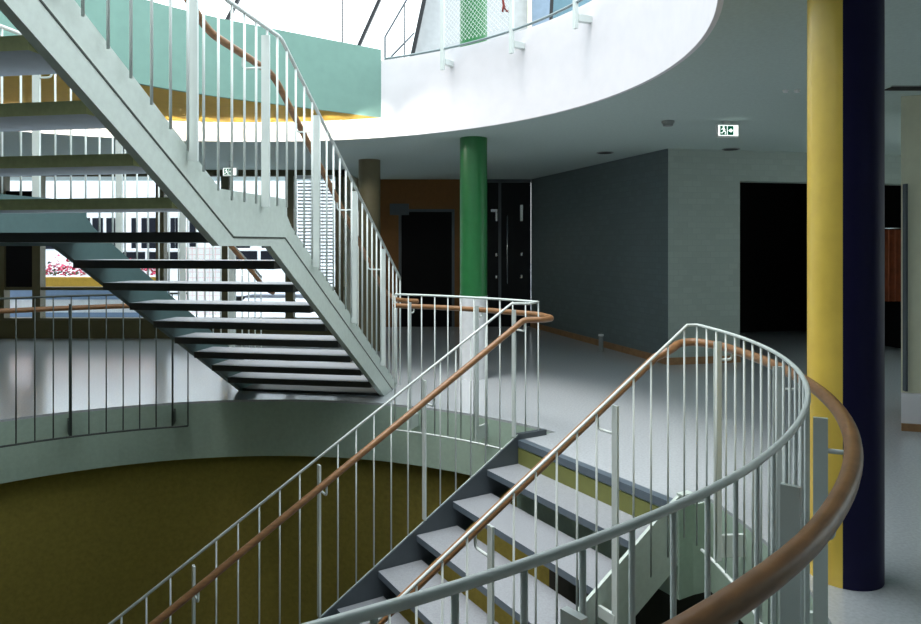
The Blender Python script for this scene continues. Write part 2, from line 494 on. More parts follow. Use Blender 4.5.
# ------------------------------------------------------------------ windows at the left back
WY = 11.3
PX = WY/700.0
def wx(px): return (px-460.5)*PX
def wz(py): return EYE + (245.5-py)*PX
win = struct('window_1', MB().box((-11,WY,2.62),(-1.88,WY+0.12,CEIL)).box((-11,WY-0.03,0.78),(-1.88,WY+0.1,0.83)).box((-11,WY-0.03,0.29),(-1.88,WY+0.12,0.33)), M['frame'])
struct('wall_window', MB().box((-11,WY-0.02,0),(-1.88,WY+0.15,0.29)), M['lowwall'])
mx = [-10.4,-9.4,-8.4,wx(2),wx(38),wx(161),wx(226),wx(290),-1.95]
m0 = MB().box((mx[0]-0.065,WY-0.05,0.33),(mx[0]+0.065,WY+0.1,2.62)).build('mullion', M['frame'], win, origin=(mx[0],WY,0.33))
for x in mx[1:]:
    place(m0, 'mullion', (x,WY,0.33), win)
for a, b in zip(mx[:-1], mx[1:]):
    if abs(a - wx(2)) < 0.01:
        MB().box((a+0.065,WY,0.83),(b-0.065,WY+0.05,2.38)).build('opaque_panel', M['black'], win)
        MB().box((a+0.065,WY+0.02,2.38),(b-0.065,WY+0.03,2.62)).build('pane', M['glass'], win)
    else:
        MB().box((a+0.065,WY+0.02,0.33),(b-0.065,WY+0.03,2.62)).build('pane', M['glass'], win)
t = thing('venetian_blind', 'white slatted blind hanging in the window behind the tall stair balusters', 'blind', (-2.3,WY-0.12,2.6))
MB().box((-2.62,WY-0.15,2.56),(-2.02,WY-0.09,2.62)).build('headrail', M['slat'], t)
sl = MB()
for i in range(30):
    z = 2.50 - i*0.055
    sl.obox((-2.60,WY-0.145,z),(0.56,0,0),(0,0.045,-0.022),(0,0,0.003))
sl.build('slats', M['slat'], t)
MB().tube([(-2.4,WY-0.12,2.56),(-2.4,WY-0.12,0.86)],0.004,6).tube([(-2.2,WY-0.12,2.56),(-2.2,WY-0.12,0.86)],0.004,6).build('cord', M['slat'], t)

# ------------------------------------------------------------------ outside the windows
struct('ground_outside', MB().box((-40,13.3,-0.12),(14,60,-0.05)), M['ext_ground'])
b = thing('building', 'long white building across the yard with a row of dark windows', 'building', (-8,24,-0.05))
MB().box((-30,24,-0.05),(2,30,6.5)).build('wall', M['ext_white'], b)
bpx = 24/700.0
for i, (a, c) in enumerate(((60,76),(83,90),(93,103),(107,115),(116,123),(132,136),(142,147),(149,157),(171,175),(176,183),(190,196),(-40,-25),(-15,5),(15,35),(44,56),(236,250),(262,276))):
    MB().box(((a-460.5)*bpx,23.95,EYE-0.12),((c-460.5)*bpx,24.0,EYE+27.5*bpx)).build('window', M['ext_win'], b)
pl = thing('planter', 'long yellow planter trough standing on the blue and white wall outside', 'planter', (-7.5,14.2,0.62))
MB().box((-9.4,14.02,0.622),(-6.05,14.33,0.86)).build('trough', M['ext_yellow'], pl, bevel=0.01)
fl = MB()
for i in range(900):
    c = V((random.uniform(-9.35,-6.1), random.uniform(14.0,14.35), 0.90+abs(random.gauss(0.1,0.1))))
    a, e = random.uniform(0,PI), random.uniform(-1,1)
    r = random.uniform(0.02,0.04)
    x = V((math.cos(a),math.sin(a),e)).normalized()*r; y = V((-math.sin(a),math.cos(a),random.uniform(-1,1))).normalized()*r
    fl.add([c-x-y*.6,c+x-y*.6,c+x*.6+y,c-x*.6+y],[(0,1,2,3)],False,0 if random.random()<0.8 else 1)
tag(fl.build('flowers', [M['petal'],M['leaf']]), 'pink and red flowers growing in the yellow trough outside', 'flowers', kind='stuff')
wl = thing('garden_wall', 'low blue and white banded wall outside carrying the yellow planter', 'wall', (-8,14.2,-0.05))
MB().box((-20,14.0,-0.05),(-6.0,14.4,0.16)).box((-20,14.0,0.42),(-6.0,14.4,0.62)).build('band', M['ext_blue'], wl)
MB().box((-20,14.01,0.16),(-6.0,14.39,0.42)).build('middle_band', M['ext_white'], wl)
tl = MB().box((-6.2,15.6,-0.05),(-5.2,15.75,1.47))
tag(tl.build('tiled_wall', M['tiles']), 'white tiled garden wall with pink joints seen under the stair', 'wall')
def car(x, y, label):
    c = thing('car', label, 'car', (x,y,-0.05), 'cars parked in the yard')
    prof = [(-2.1,0.25),(2.1,0.25),(2.15,0.75),(1.3,0.92),(0.6,1.42),(-1.3,1.42),(-2.0,0.95),(-2.15,0.6)]
    MB().prism([V((x+a,y,z)) for a,z in prof],(0,1.6,0)).build('body', M['carw'], c, bevel=0.05)
    for pts in ([(1.1,0.95),(0.55,1.34),(-0.25,1.34),(-0.25,0.95)],[(-0.35,0.95),(-0.35,1.34),(-1.2,1.34),(-1.7,0.97)]):
        MB().prism([V((x+a,y-0.01,z)) for a,z in pts],(0,0.02,0)).build('window', M['ext_win'], c)
    for wxx in (-1.35,1.35):
        for wy in (y-0.02,y+1.42):
            MB().tube([(x+wxx,wy,0.27),(x+wxx,wy+0.2,0.27)],0.32,18).build('wheel', M['rubber'], c)
car(-7.4, 17.2, 'white car in the yard directly behind the yellow planter')
car(-5.6, 20.5, 'white car parked farther back in the yard behind the tiled garden wall')

# ------------------------------------------------------------------ columns
t = thing('column', 'dark green round column with a white lower sleeve beyond the far railing', 'column', (0.148,7.96,0))
MB().cyl((0.148,7.96),0.155,0.93,7.0,48).build('shaft', M['green'], t)
MB().cyl((0.148,7.96),0.160,0.0,0.93,48).build('sleeve', M['colwhite'], t)
t = thing('column', 'thick round column split lengthwise, yellow left half and navy right half', 'column', (1.752,3.19,0))
cx, cy, rr = 1.752, 3.19, 0.155
view = math.atan2(-cy, -cx)
view -= 0.054
def half(a0, a1):
    n = 24
    pts = [V((cx+rr*math.cos(a0+(a1-a0)*i/n), cy+rr*math.sin(a0+(a1-a0)*i/n), 0.0)) for i in range(n+1)]
    return MB().prism(pts, (0,0,CEIL))
half(view, view-PI).build('yellow_half', M['coly'], t, autosmooth=True)['label'] = 'yellow half'
half(view, view+PI).build('navy_half', M['colb'], t, autosmooth=True)['label'] = 'navy blue half'
tag(MB().cyl((-1.30,10.0),0.155,0,CEIL,40).build('column', M['colbrown']), 'dull olive brown round column right of the slatted blind', 'column')

# ------------------------------------------------------------------ upper staircase
st = thing('staircase', 'steel open-riser staircase climbing to the upper floor at left', 'staircase', tuple(Q0))
Z0, RS, GS = 0.024, 0.172, 0.307
top = [(-0.58,0.0),(2.25,1.63),(2.32,1.70),(2.32,1.81),(3.21,1.81),(6.45,1.81+0.577*3.24)]
low = [(6.45,1.497+0.577*3.21),(3.24,1.497),(2.61,1.497),(0.0,0.0)]
lip = [(-0.31,0.0),(2.388,1.55),(3.086,1.547),(6.45,1.547+0.577*3.36+0.03)]
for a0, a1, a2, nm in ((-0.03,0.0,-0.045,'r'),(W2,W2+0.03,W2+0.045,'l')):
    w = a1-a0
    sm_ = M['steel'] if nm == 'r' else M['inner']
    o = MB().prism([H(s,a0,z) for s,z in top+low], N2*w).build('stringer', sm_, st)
    if nm == 'l': o['label'] = 'shaded teal stringer'
    fa = a2 if nm == 'r' else a1
    MB().prism([H(s,fa,z) for s,z in lip+low], N2*0.015).build('flange', sm_, o)
    ja = fa - 0.003 if nm == 'r' else fa + 0.012
    MB().prism([H(s,ja,z+0.005) for s,z in lip] + [H(s,ja,z-0.005) for s,z in reversed(lip)], N2*0.008).build('lip_shade', M['lip_shade'], o)
def tread2(rear, z, dep=0.33, th=0.055, name='tread', edge='tread_rear_shaded'):
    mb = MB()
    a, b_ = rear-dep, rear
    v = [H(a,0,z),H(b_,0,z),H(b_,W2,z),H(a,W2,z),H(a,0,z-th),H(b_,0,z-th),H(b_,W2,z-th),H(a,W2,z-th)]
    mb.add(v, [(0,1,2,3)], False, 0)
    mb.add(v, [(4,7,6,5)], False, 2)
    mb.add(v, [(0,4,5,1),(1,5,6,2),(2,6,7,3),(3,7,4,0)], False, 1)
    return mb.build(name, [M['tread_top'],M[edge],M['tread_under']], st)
MB().obox(H(-0.33,0.0,0), U2*0.33, N2*W2, V((0,0,0.024))).build('base_plate', M['tread_rear_shaded'], st)
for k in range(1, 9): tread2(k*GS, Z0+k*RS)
tread2(3.30, Z0+9*RS, 0.86, 0.055, 'landing')
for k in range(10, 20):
    tread2(3.616+0.302*(k-10), 1.736+0.175*(k-10), edge='tread_olive_lit')

# upper stair railings
rail_top = [(-0.56,1.148),(2.488,2.841),(3.22,2.843),(6.4,2.843+0.577*3.18)]
def poly_at(pts, s):
    for (a,za),(b_,zb) in zip(pts[:-1], pts[1:]):
        if a <= s <= b_: return za+(zb-za)*(s-a)/(b_-a)
    return pts[-1][1] if s > pts[-1][0] else pts[0][1]
wood_line = [(-0.45,1.02),(2.28,2.665),(3.13,2.70),(6.3,2.70+0.577*3.17)]
def fillet(pts, r=0.06, n=5):
    P = [V(p) for p in pts]
    out = [P[0]]
    for i in range(1, len(P)-1):
        a, b_, c = P[i-1], P[i], P[i+1]
        d1 = min(r, (a-b_).length*0.45); d2 = min(r, (c-b_).length*0.45)
        p, q = b_+(a-b_).normalized()*d1, b_+(c-b_).normalized()*d2
        for k in range(n+1):
            t_ = k/n
            out.append(p*(1-t_)**2 + b_*2*t_*(1-t_) + q*t_*t_)
    out.append(P[-1])
    return out
def stair_rail(label, aR_, aPost, aWood, sgn, wend):
    t = thing('stair_railing', label, 'railing', tuple(H(-0.56,aR_,0)))
    MB().tube(fillet([H(s,aR_,z) for s,z in rail_top],0.05), 0.013, 10).build('top_rail', M['paint'], t)
    w = [H(s,aWood,z) for s,z in reversed(wood_line)] + wend
    MB().tube(fillet(w,0.12,6), 0.023, 12, round_ends=True).build('handrail', M['wood'], t)
    posts = [0.106, 1.0, 1.879, 2.712, 3.532, 4.42, 5.30, 6.15]
    s = -0.58
    i = 0
    while s < 6.3:
        s = -0.558 + 0.1478*i; i += 1
        if s > 6.3: break
        zt = poly_at(rail_top, s)
        zb = max(poly_at(top, s) - 0.06, 0.0)
        MB().tube([H(s,aR_,zb),H(s,aR_,zt)],0.0075,6).build('baluster', M['paint'], t, origin=H(s,aR_,zb))
    for s in posts:
        zt = poly_at(rail_top, s) - 0.05; zb = max(poly_at(top, s) - 0.075, 0.0)
        p = MB().obox(H(s-0.008,aPost-0.026,zb), U2*0.016, N2*0.052, V((0,0,zt-zb))).build('post', M['paint'], t)
        zw = poly_at(wood_line, s)
        MB().tube(fillet([H(s,aPost,zw-0.09),H(s,aWood,zw-0.09),H(s,aWood,zw-0.015)],0.03),0.007,6).build('bracket', M['paint'], p)
    return t
stair_rail('white railing with timber handrail on the near right side of the rising staircase', -0.062, -0.062, 0.09, 1,
           [H(-0.62,0.06,0.955), V((-0.66,7.19,0.94)), V((-0.44,7.06,0.94))])
stair_rail('white railing on the far left side of the rising staircase, beyond its treads', W2+0.062, W2+0.062, W2-0.05, -1,
           [H(-0.62,W2-0.05,0.97)])

# ------------------------------------------------------------------ lower staircase
ls = thing('staircase', 'steel staircase with grey treads descending into the round void', 'staircase', tuple(L(0,0,-0.02)))
SL = R1/G1
NK = 17
def ltread(k):
    z = -k*R1; a = k*G1
    v = [L(a-0.335,0,z),L(a,0,z),L(a,W1,z),L(a-0.335,W1,z)]
    v += [p - V((0,0,0.045)) for p in v]
    mb = MB()
    mb.add(v, [(0,1,2,3)], False, 0)
    mb.add(v, [(4,7,6,5),(0,4,5,1),(1,5,6,2),(2,6,7,3),(3,7,4,0)], False, 1)
    return mb.build('tread', [M['tread_top'],M['tread_edge']], ls)
for k in range(1, NK): ltread(k)
smax = NK*G1
tp = [(-0.27,0.03),(0.0,0.035),(smax,0.035-SL*smax)]
bt = [(smax,-0.30-SL*smax),(0.0,-0.30),(-0.02,-0.30),(-0.02,0.0),(-0.27,0.0)]
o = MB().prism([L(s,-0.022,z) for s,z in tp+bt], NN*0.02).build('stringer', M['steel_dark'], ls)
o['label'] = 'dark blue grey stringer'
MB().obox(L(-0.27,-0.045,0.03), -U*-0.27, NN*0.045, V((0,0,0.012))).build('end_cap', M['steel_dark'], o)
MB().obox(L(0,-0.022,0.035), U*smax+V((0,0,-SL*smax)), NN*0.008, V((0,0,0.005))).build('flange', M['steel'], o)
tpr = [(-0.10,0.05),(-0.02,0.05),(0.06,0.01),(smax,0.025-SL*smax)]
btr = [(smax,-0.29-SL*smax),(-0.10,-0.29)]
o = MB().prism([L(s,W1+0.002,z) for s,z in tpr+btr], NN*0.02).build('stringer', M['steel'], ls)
MB().obox(L(-0.10,W1+0.002,0.05), U*0.09, NN*0.05, V((0,0,0.01))).build('end_cap', M['steel'], o)

# ------------------------------------------------------------------ ring balustrades
def ring_pts(r, a, b, z, step=1.5):
    n = max(2, int(abs(b-a)/step))
    return [pol(r, a+(b-a)*i/n, z) for i in range(n+1)]
DA = 2.117
bal_src = MB().tube([(0,0,0),(0,0,RAILZ-BOTZ)],0.0055,8).build('baluster_src', M['paint'])
BAL_ME = bal_src.data; BAL_ME.name = 'baluster'
BAL_DK = BAL_ME.copy(); BAL_DK.materials[0] = M['rail_backlit']
bpy.data.objects.remove(bal_src)
def ring_bal(t, a, dark=False):
    o = bpy.data.objects.new('baluster', BAL_DK if dark else BAL_ME); COL.objects.link(o)
    o.parent = t; o.location = pol(R, a, BOTZ) - V(t['_base'])
def ring_post(t, a, wood=True, m=None):
    m = m or M['paint']
    e = pol(1, a) - C; e.z = 0; tg = V((-e.y, e.x, 0))
    c = pol(R+0.034, a, BOTZ-0.01)
    p = MB().obox(c - e*0.020 - tg*0.007, e*0.040, tg*0.014, V((0,0,0.01-BOTZ+RAILZ-0.072))).build('post', m, t)
    MB().obox(c + e*0.018 - tg*0.011 + V((0,0,0.02)), e*(RF-R-0.053), tg*0.022, V((0,0,0.12))).build('anchor', m, p)
    if wood:
        MB().tube(fillet([pol(R+0.05,a,0.885),pol(RW,a,0.885),pol(RW,a,0.925)],0.025),0.0075,8).build('bracket', m, p)
SR = 0.6
def slope_pts(a, z, s0, s1):        # straight run beside the lower stair
    return [L(s0, a, z), L(s1, a, z-SR*(s1-s0))]
SEND = 4.9
# --- right: curved landing guard continuing down the stair
tip = V((1.285,3.927,0)); aT = ang(tip); dv = tip - P0; sT, acT = dv.dot(U), dv.dot(NN)
t = thing('balustrade', 'curved white railing with brown handrail, nearest, continuing down the right stair side', 'railing', tuple(pol(R,-20,0)))
aE = -84
curve = ring_pts(R, aE, aT, RAILZ)
MB().tube(curve + slope_pts(acT, RAILZ, sT+0.02, SEND), 0.0083, 12).build('top_rail', M['paint'], t)
MB().tube(ring_pts(R, aE, aT-1, BOTZ), 0.009, 8).build('bottom_rail', M['paint'], t)
i = 0
while aT+0.05-DA*i > aE:
    ring_bal(t, aT+0.05-DA*i); i += 1
aw = acT - 0.135
loop = ring_pts(RW, aE, aT-1.6, WOODZ)
# turn round the tip
cT = V((tip.x, tip.y, WOODZ))
loop += [V((1.383,4.035,WOODZ)), V((1.330,4.075,WOODZ-0.003)), V((1.262,4.058,WOODZ-0.012)), V((1.20,3.985,WOODZ-0.03))]
sB = sT
loop += [L(sT+0.13, aw, WOODZ-0.078)] + [L(sT+0.25, aw, WOODZ-SR*0.25), L(SEND, aw, WOODZ-SR*(SEND-sT))]
lp = catmull([V(p) for p in loop[-9:-2]], 6)
MB().tube(loop[:-9] + lp + loop[-2:], 0.0235, 16, round_ends=True).build('handrail', M['wood'], t)
for a in [5.1, -8.8, -25.6, -38.2, -52.0, -64.7, -77.4]: ring_post(t, a)
s = sT + 0.10
def slope_bal(t, s, a, top_z, bz):
    MB().tube([L(s,a,bz),L(s,a,top_z)],0.0055,8).build('baluster', M['paint'], t, origin=L(s,a,bz))
def slope_post(t, s, a, aw_, zr, zw, st_a, dz=1.22):
    p = MB().obox(L(s-0.007,a-0.020,zr-dz), U*0.014, NN*0.040, V((0,0,dz-0.05))).build('post', M['paint'], t)
    MB().tube(fillet([L(s,a,zw-0.085),L(s,aw_,zw-0.085),L(s,aw_,zw-0.01)],0.025),0.0075,8).build('bracket', M['paint'], p)
    if abs(st_a - a) > 0.03:
        lo, hi = sorted((st_a, a))
        MB().obox(L(s-0.01,lo,zr-1.20), U*0.02, NN*(hi-lo), V((0,0,0.06))).build('anchor', M['paint'], p)
for k in range(7):
    ps = sT + 0.56 + 0.775*(k-1)
    if k > 0 and ps < SEND-0.05: slope_post(t, ps, acT, aw, RAILZ-SR*(ps-sT), WOODZ-SR*(ps-sT), W1+0.022)
    for q in (0.129, 0.258, 0.387, 0.516, 0.645):
        bs = ps + q
        if 0.03 < bs - sT and bs < SEND-0.05: slope_bal(t, bs, acT, RAILZ-SR*(bs-sT), RAILZ-SR*(bs-sT)-1.16)
# --- left: far landing guard continuing down the stair
tip2 = V((0.53,5.385,0)); aT2 = ang(tip2)
bend = V((0.416,5.34,0)); dv = bend - P0; sB2, ac2 = dv.dot(U), -0.011
t = thing('balustrade', 'white railing in front of the green column, running down the left stair side', 'railing', tuple(pol(R,50,0)))
aS2 = 67.8
crv = ring_pts(R, aS2, aT2+1.0, RAILZ)
SR2 = 0.612
bz0 = L(sB2, ac2, RAILZ)
MB().tube(crv + [V((tip2.x,tip2.y,RAILZ)), V((tip2.x-0.005,tip2.y-0.02,RAILZ)), bz0, L(SEND, ac2, RAILZ-SR2*(SEND-sB2))], 0.0095, 10).build('top_rail', M['paint'], t)
MB().tube(ring_pts(R, aS2, aT2+6, BOTZ), 0.009, 8).build('bottom_rail', M['paint'], t)
aa = [aS2-2.5*k for k in range(14)]
for k, a in enumerate(aa):
    if a > aT2+0.5: ring_bal(t, a)
for a in (65.4, 52.7): ring_post(t, a)
aw2 = ac2 + 0.14
wl_ = ring_pts(RW, aS2+1.0, aT2+2.6, WOODZ) + [V((0.70,5.43,WOODZ)), V((0.695,5.36,WOODZ)), V((0.63,5.28,WOODZ))]
sW = (V((0.49,5.19,0))-P0).dot(U) - 0.03
wl_ += [L(sW, aw2, WOODZ), L(SEND, aw2, WOODZ-SR2*(SEND-sW))]
MB().tube(fillet(wl_[:-1],0.03,3)[:-1] + fillet(wl_[-3:],0.03,4)[1:], 0.0225, 14, round_ends=True).build('handrail', M['wood'], t)
for k in range(38):
    s = 0.04 + 0.13*k
    if s > SEND-0.05: break
    zr = RAILZ - SR2*max(0, s-sB2)
    zst = 0.05 - SL*s
    if k % 6 == 0: slope_post(t, s, ac2, aw2, zr, WOODZ-SR2*max(0,s-sW), ac2, zr-zst)
    else: slope_bal(t, s, ac2, zr, zst)
# --- far left guard
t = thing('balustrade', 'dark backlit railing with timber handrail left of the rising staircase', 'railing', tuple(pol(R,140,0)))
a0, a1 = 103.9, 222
MB().tube(ring_pts(R, a0, a1, RAILZ), 0.0095, 10).build('top_rail', M['rail_backlit'], t)
MB().tube(ring_pts(R, a0, a1, BOTZ), 0.009, 8).build('bottom_rail', M['rail_backlit'], t)
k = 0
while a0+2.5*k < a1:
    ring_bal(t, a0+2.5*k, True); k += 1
for a in [106.4, 121.6]+[134.3+12.7*k for k in range(7)]: ring_post(t, a, m=M['rail_backlit'])
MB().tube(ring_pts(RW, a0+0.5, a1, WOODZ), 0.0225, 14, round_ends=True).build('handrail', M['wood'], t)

# ------------------------------------------------------------------ upper gallery railing
t = thing('gallery_railing', 'white railing on the edge of the upper floor above the white curved band', 'railing', (0.6,6.2,UP))
def inn(p, d): return p + (EC-p).normalized()*d
seg = [inn(p,0.14) for p in right]
ga = [V((p.x,p.y,UP-0.03)) for p in seg][1:70]
MB().tube(ga,0.013,8).build('bottom_rail', M['rail_grey'], t)
MB().tube([p+V((0,0,1.09)) for p in ga],0.014,8).build('top_rail', M['paint'], t)
def ringpx(px): return min(range(len(right)), key=lambda i: abs(right[i].x*700/max(right[i].y,0.1)+460.5-px) if i < 60 else 1e9)
def ringpt(px):
    best=None
    for i in range(60):
        a,b_=seg[i],seg[i+1]
        fa,fb=a.x*700/a.y+460.5-px,b_.x*700/b_.y+460.5-px
        if fa*fb<=0:
            k=fa/(fa-fb) if fa!=fb else 0
            return a.lerp(b_,k)
    return seg[20]
for px in (443,512,576):
    p = ringpt(px); e = (p-EC).normalized(); tg = V((-e.y,e.x,0))
    o = MB().obox(p - e*0.02 - tg*0.022 + V((0,0,UP-0.25)), e*0.03, tg*0.044, V((0,0,1.33))).build('post', M['paint'], t)
    MB().obox(p + e*0.01 - tg*0.03 + V((0,0,UP-0.19)), e*0.13, tg*0.05, V((0,0,0.055))).build('anchor', M['paint'], o)
pa, pb = ringpt(443), ringpt(512)
net = MB()
nw = 18
hh = 1.05
ln = (pb-pa).length; dd = (pb-pa)/ln
stp = ln/nw
for i in range(-int(hh/stp)-1, nw+1):
    for sg in (0,1):
        x0, x1 = i*stp, i*stp+hh
        z0, z1 = 0.0, hh
        if x0 < 0: z0 = -x0; x0 = 0
        if x1 > ln: z1 = hh-(x1-ln); x1 = ln
        if z1-z0 < 0.02: continue
        if sg: z0, z1 = hh-z0, hh-z1
        net.tube([pa+dd*x0+V((0,0,UP+z0)), pa+dd*x1+V((0,0,UP+z1))],0.0020,3,caps=False)
net.build('netting', M['wire'], t)
q_ = ringpt(504.0); k_ = q_.y/700.0
sp_ = [V(((px-460.5)*k_, q_.y-0.012, EYE+(245.5-py)*k_)) for px,py in ((501,-16),(503.5,5),(506,11),(509,12))]
MB().tube(sp_,0.012,8).tube([sp_[1],sp_[1]+V((-0.01,0,-0.07))],0.010,8).build('strap', M['red'], t)['label'] = 'dark red strap'

# ------------------------------------------------------------------ upper floor background
UY = 11.0
UPX = UY/700.0
def ux(px): return (px-460.5)*UPX
def uz(py): return EYE+(245.5-py)*UPX
uw = struct('window_2', MB().box((-9,UY,UP),(6,UY+0.1,UP+0.08)).box((-9,UY,8.2),(6,UY+0.1,8.3)), M['bar_black'])
def bar(p0, p1, w):
    a = V((ux(p0[0]),UY,uz(p0[1]))); b_ = V((ux(p1[0]),UY,uz(p1[1])))
    d = (b_-a).normalized(); n = V((d.z,0,-d.x))
    a2 = a - d*((a.z-UP)/max(d.z,0.2)); b2 = a + d*((8.2-a.z)/max(d.z,0.2))
    return MB().obox(a2-n*w/2, b2-a2, n*w, V((0,0.06,0))).build('glazing_bar', M['bar_black'], uw)
bar((358.8,45),(379,0),0.05); bar((412,56),(424,0),0.06); bar((231.7,10),(237,0),0.05)
bar((551,22),(552,0),0.05); bar((342,20),(342,0),0.015)
struct('wall_upper_far', MB().prism([V((ux(400),UY+0.15,UP)),V((ux(424),UY+0.15,uz(0))),V((ux(424)+0.9,UY+0.15,8.2)),V((ux(531),UY+0.15,8.2)),V((ux(531),UY+0.15,UP))],(0,0.1,0)), M['panel_grey'])
struct('trim_7', MB().box((ux(528),UY+0.02,UP),(ux(532),UY+0.1,8.2)), M['cream'])
struct('wall_upper_panel', MB().box((ux(532.5),UY+0.2,UP),(ux(554),UY+0.3,8.2)), M['panel_blue'])
struct('wall_upper_end', MB().box((ux(554),UY+0.2,UP),(ux(640),UY+0.3,8.2)), M['panel_teal'])
hr = thing('handrail_frame', 'thin grey bent handrail on the upper floor left of the slanted bar', 'handrail', (ux(395),10.3,UP))
q = 10.3/700.0
def hp(px, py): return V(((px-460.5)*q,10.3,EYE+(245.5-py)*q))
MB().tube([hp(385,80),hp(385,37),hp(410,-6),hp(430,-40)],0.014,8).build('rail', M['steel_dark'], hr)
MB().tube([hp(390,58),hp(414,33)],0.014,8).build('lower_rail', M['steel_dark'], hr)
MB().tube([hp(404.5,80),hp(404.5,4)],0.010,8).build('upright', M['steel_dark'], hr)

# ------------------------------------------------------------------ ceiling fittings
def ceil_at(px, py):
    d = (CEIL-EYE)*700/(245.5-py)
    return V(((px-460.5)*d/700, d, CEIL))
p = ceil_at(668,121)
t = thing('smoke_detector', 'small round smoke detector on the ceiling left of the exit sign', 'smoke detector', tuple(p))
MB().cyl(p.xy,0.062,CEIL-0.02,CEIL,24).build('base', M['plasticg'], t)
MB().cyl(p.xy,0.045,CEIL-0.05,CEIL-0.02,24,r1=0.055).build('head', M['plasticg'], t)
for px, py, lab in ((605,152.5,'flat round recessed ceiling light near the dark brick wall'),(731,149,'flat round recessed ceiling light just behind the exit sign')):
    p = ceil_at(px,py)
    t = thing('recessed_light', lab, 'ceiling light', tuple(p), 'recessed ceiling lights')
    MB().cyl(p.xy,0.11,CEIL-0.008,CEIL,28).build('trim_ring', M['plasticg'], t)
    MB().cyl(p.xy,0.088,CEIL-0.010,CEIL-0.008,28).build('lens', M['hole'], t)
for px, lab in ((785.5,'left of two tiny white ceiling discs beside the yellow column'),(797,'right of two tiny white ceiling discs beside the yellow column')):
    p = ceil_at(px,90)  # small white discs built as sprinkler heads; they give no light
    t = thing('ceiling_disc', lab, 'ceiling light', tuple(p), 'tiny ceiling discs')
    MB().cyl(p.xy,0.024,CEIL-0.008,CEIL,16).build('collar', M['plasticw'], t)
    MB().cyl(p.xy,0.017,CEIL-0.02,CEIL-0.008,16).build('lens', M['slat'], t)
p = ceil_at(891,88)
t = thing('air_vent', 'dark slotted air vent in the ceiling right of the navy column', 'vent', tuple(p))
MB().box((p.x-0.02,p.y-0.06,CEIL-0.008),(p.x+0.75,p.y+0.06,CEIL)).build('slot', M['hole'], t)
MB().box((p.x-0.04,p.y-0.08,CEIL-0.004),(p.x+0.77,p.y-0.06,CEIL)).box((p.x-0.04,p.y+0.06,CEIL-0.004),(p.x+0.77,p.y+0.08,CEIL)).box((p.x+0.33,p.y-0.06,CEIL-0.012),(p.x+0.37,p.y+0.06,CEIL-0.004)).build('frame', M['plasticg'], t)

# exit signs
def exit_sign(sp, deg, sw, sh, label):
    t = thing('exit_sign', label, 'sign', (sp.x,sp.y,CEIL))
    ea = math.radians(deg)
    ex = V((math.cos(ea),math.sin(ea),0)); ey = V((math.sin(ea),-math.cos(ea),0))  # ey faces the viewer
    def S(x, z, d=0): return sp + ex*x + ey*d + V((0,0,z))
    MB().obox(S(-sw/2,0,-0.04), ex*sw, ey*0.04, V((0,0,sh))).build('housing', M['plasticw'], t, bevel=0.006)
    MB().obox(S(-0.03,sh,-0.045), ex*0.06, ey*0.03, V((0,0,CEIL-sp.z-sh))).build('bracket', M['plasticw'], t)
    fc = MB().obox(S(-sw/2+0.012,0.014,0.0), ex*(sw-0.024), ey*0.003, V((0,0,sh-0.028))).build('face', M['sign_w'], t)
    fz0, fzh = 0.020, sh-0.040
    g = MB()
    g.obox(S(-0.085,fz0,0.003), ex*0.070, ey*0.002, V((0,0,fzh)))
    g.obox(S(-0.008,fz0,0.003), ex*0.060, ey*0.002, V((0,0,fzh)))
    g.build('green_panels', M['sign_g'], fc)
    def sp2(pts, d0, nm, m, par):
        return MB().prism([S(x,z,d0) for x,z in pts], ey*0.001).build(nm, m, par)
    fig = MB()
    def fpoly(pts): fig.prism([S(x,z,0.0052) for x,z in pts], ey*0.001)
    fpoly([(-0.050+0.009*math.cos(a),0.098+0.009*math.sin(a)) for a in [2*PI*i/12 for i in range(12)]])
    fpoly([(-0.058,0.088),(-0.045,0.088),(-0.040,0.062),(-0.052,0.056)])
    fpoly([(-0.058,0.087),(-0.074,0.076),(-0.072,0.071),(-0.056,0.079)])
    fpoly([(-0.046,0.086),(-0.030,0.072),(-0.033,0.067),(-0.047,0.078)])
    fpoly([(-0.052,0.060),(-0.066,0.044),(-0.080,0.044),(-0.080,0.038),(-0.063,0.037),(-0.046,0.056)])
    fpoly([(-0.046,0.062),(-0.033,0.046),(-0.038,0.026),(-0.031,0.026),(-0.025,0.048),(-0.040,0.064)])
    fig.build('running_man', M['sign_w'], fc)
    sp2([(-0.002,0.065),(0.030,0.086),(0.030,0.072),(0.044,0.072),(0.044,0.058),(0.030,0.058),(0.030,0.044)],0.0052,'arrow',M['sign_w'],fc)

exit_sign(V((2.62,6.85,2.56)), 6, 0.225, 0.13, 'lit running man exit sign hanging from the ceiling left of the yellow column')
exit_sign(V((-3.33,10.1,2.50)), -10, 0.225, 0.13, 'small lit running man exit sign seen between the rising stair balusters')
# small things at the right and by the wall
p = V(((601-460.5)/700*9.9, 9.9, 0))
t = thing('floor_post', 'small grey cylindrical stub standing on the floor by the dark brick wall', 'post', tuple(p))
MB().cyl(p.xy,0.034,0.0,0.22,20).build('body', M['plasticg'], t)
MB().cyl(p.xy,0.038,0.22,0.245,20).build('cap', M['plasticw'], t)
cu = thing('curtain', 'orange brown curtain hanging in the dark doorway right of the navy column', 'curtain', (5.95,9.75,2.2))
n = 40
pin = [V((5.62+0.75*i/n, 9.78+0.03*math.sin(i*1.3), 0)) for i in range(n+1)]
MB().wallstrip(pin, [q_+V((0,0.012,0)) for q_ in pin], 0.72, 1.72).build('cloth', M['curtain'], cu, autosmooth=True)
MB().tube([(5.55,9.79,1.74),(6.45,9.79,1.74)],0.012,8).build('rod', M['chrome'], cu)
struct('trim_8', MB().box((3.60,5.66,0.32),(3.618,5.70,2.0)), M['steel_dark'])

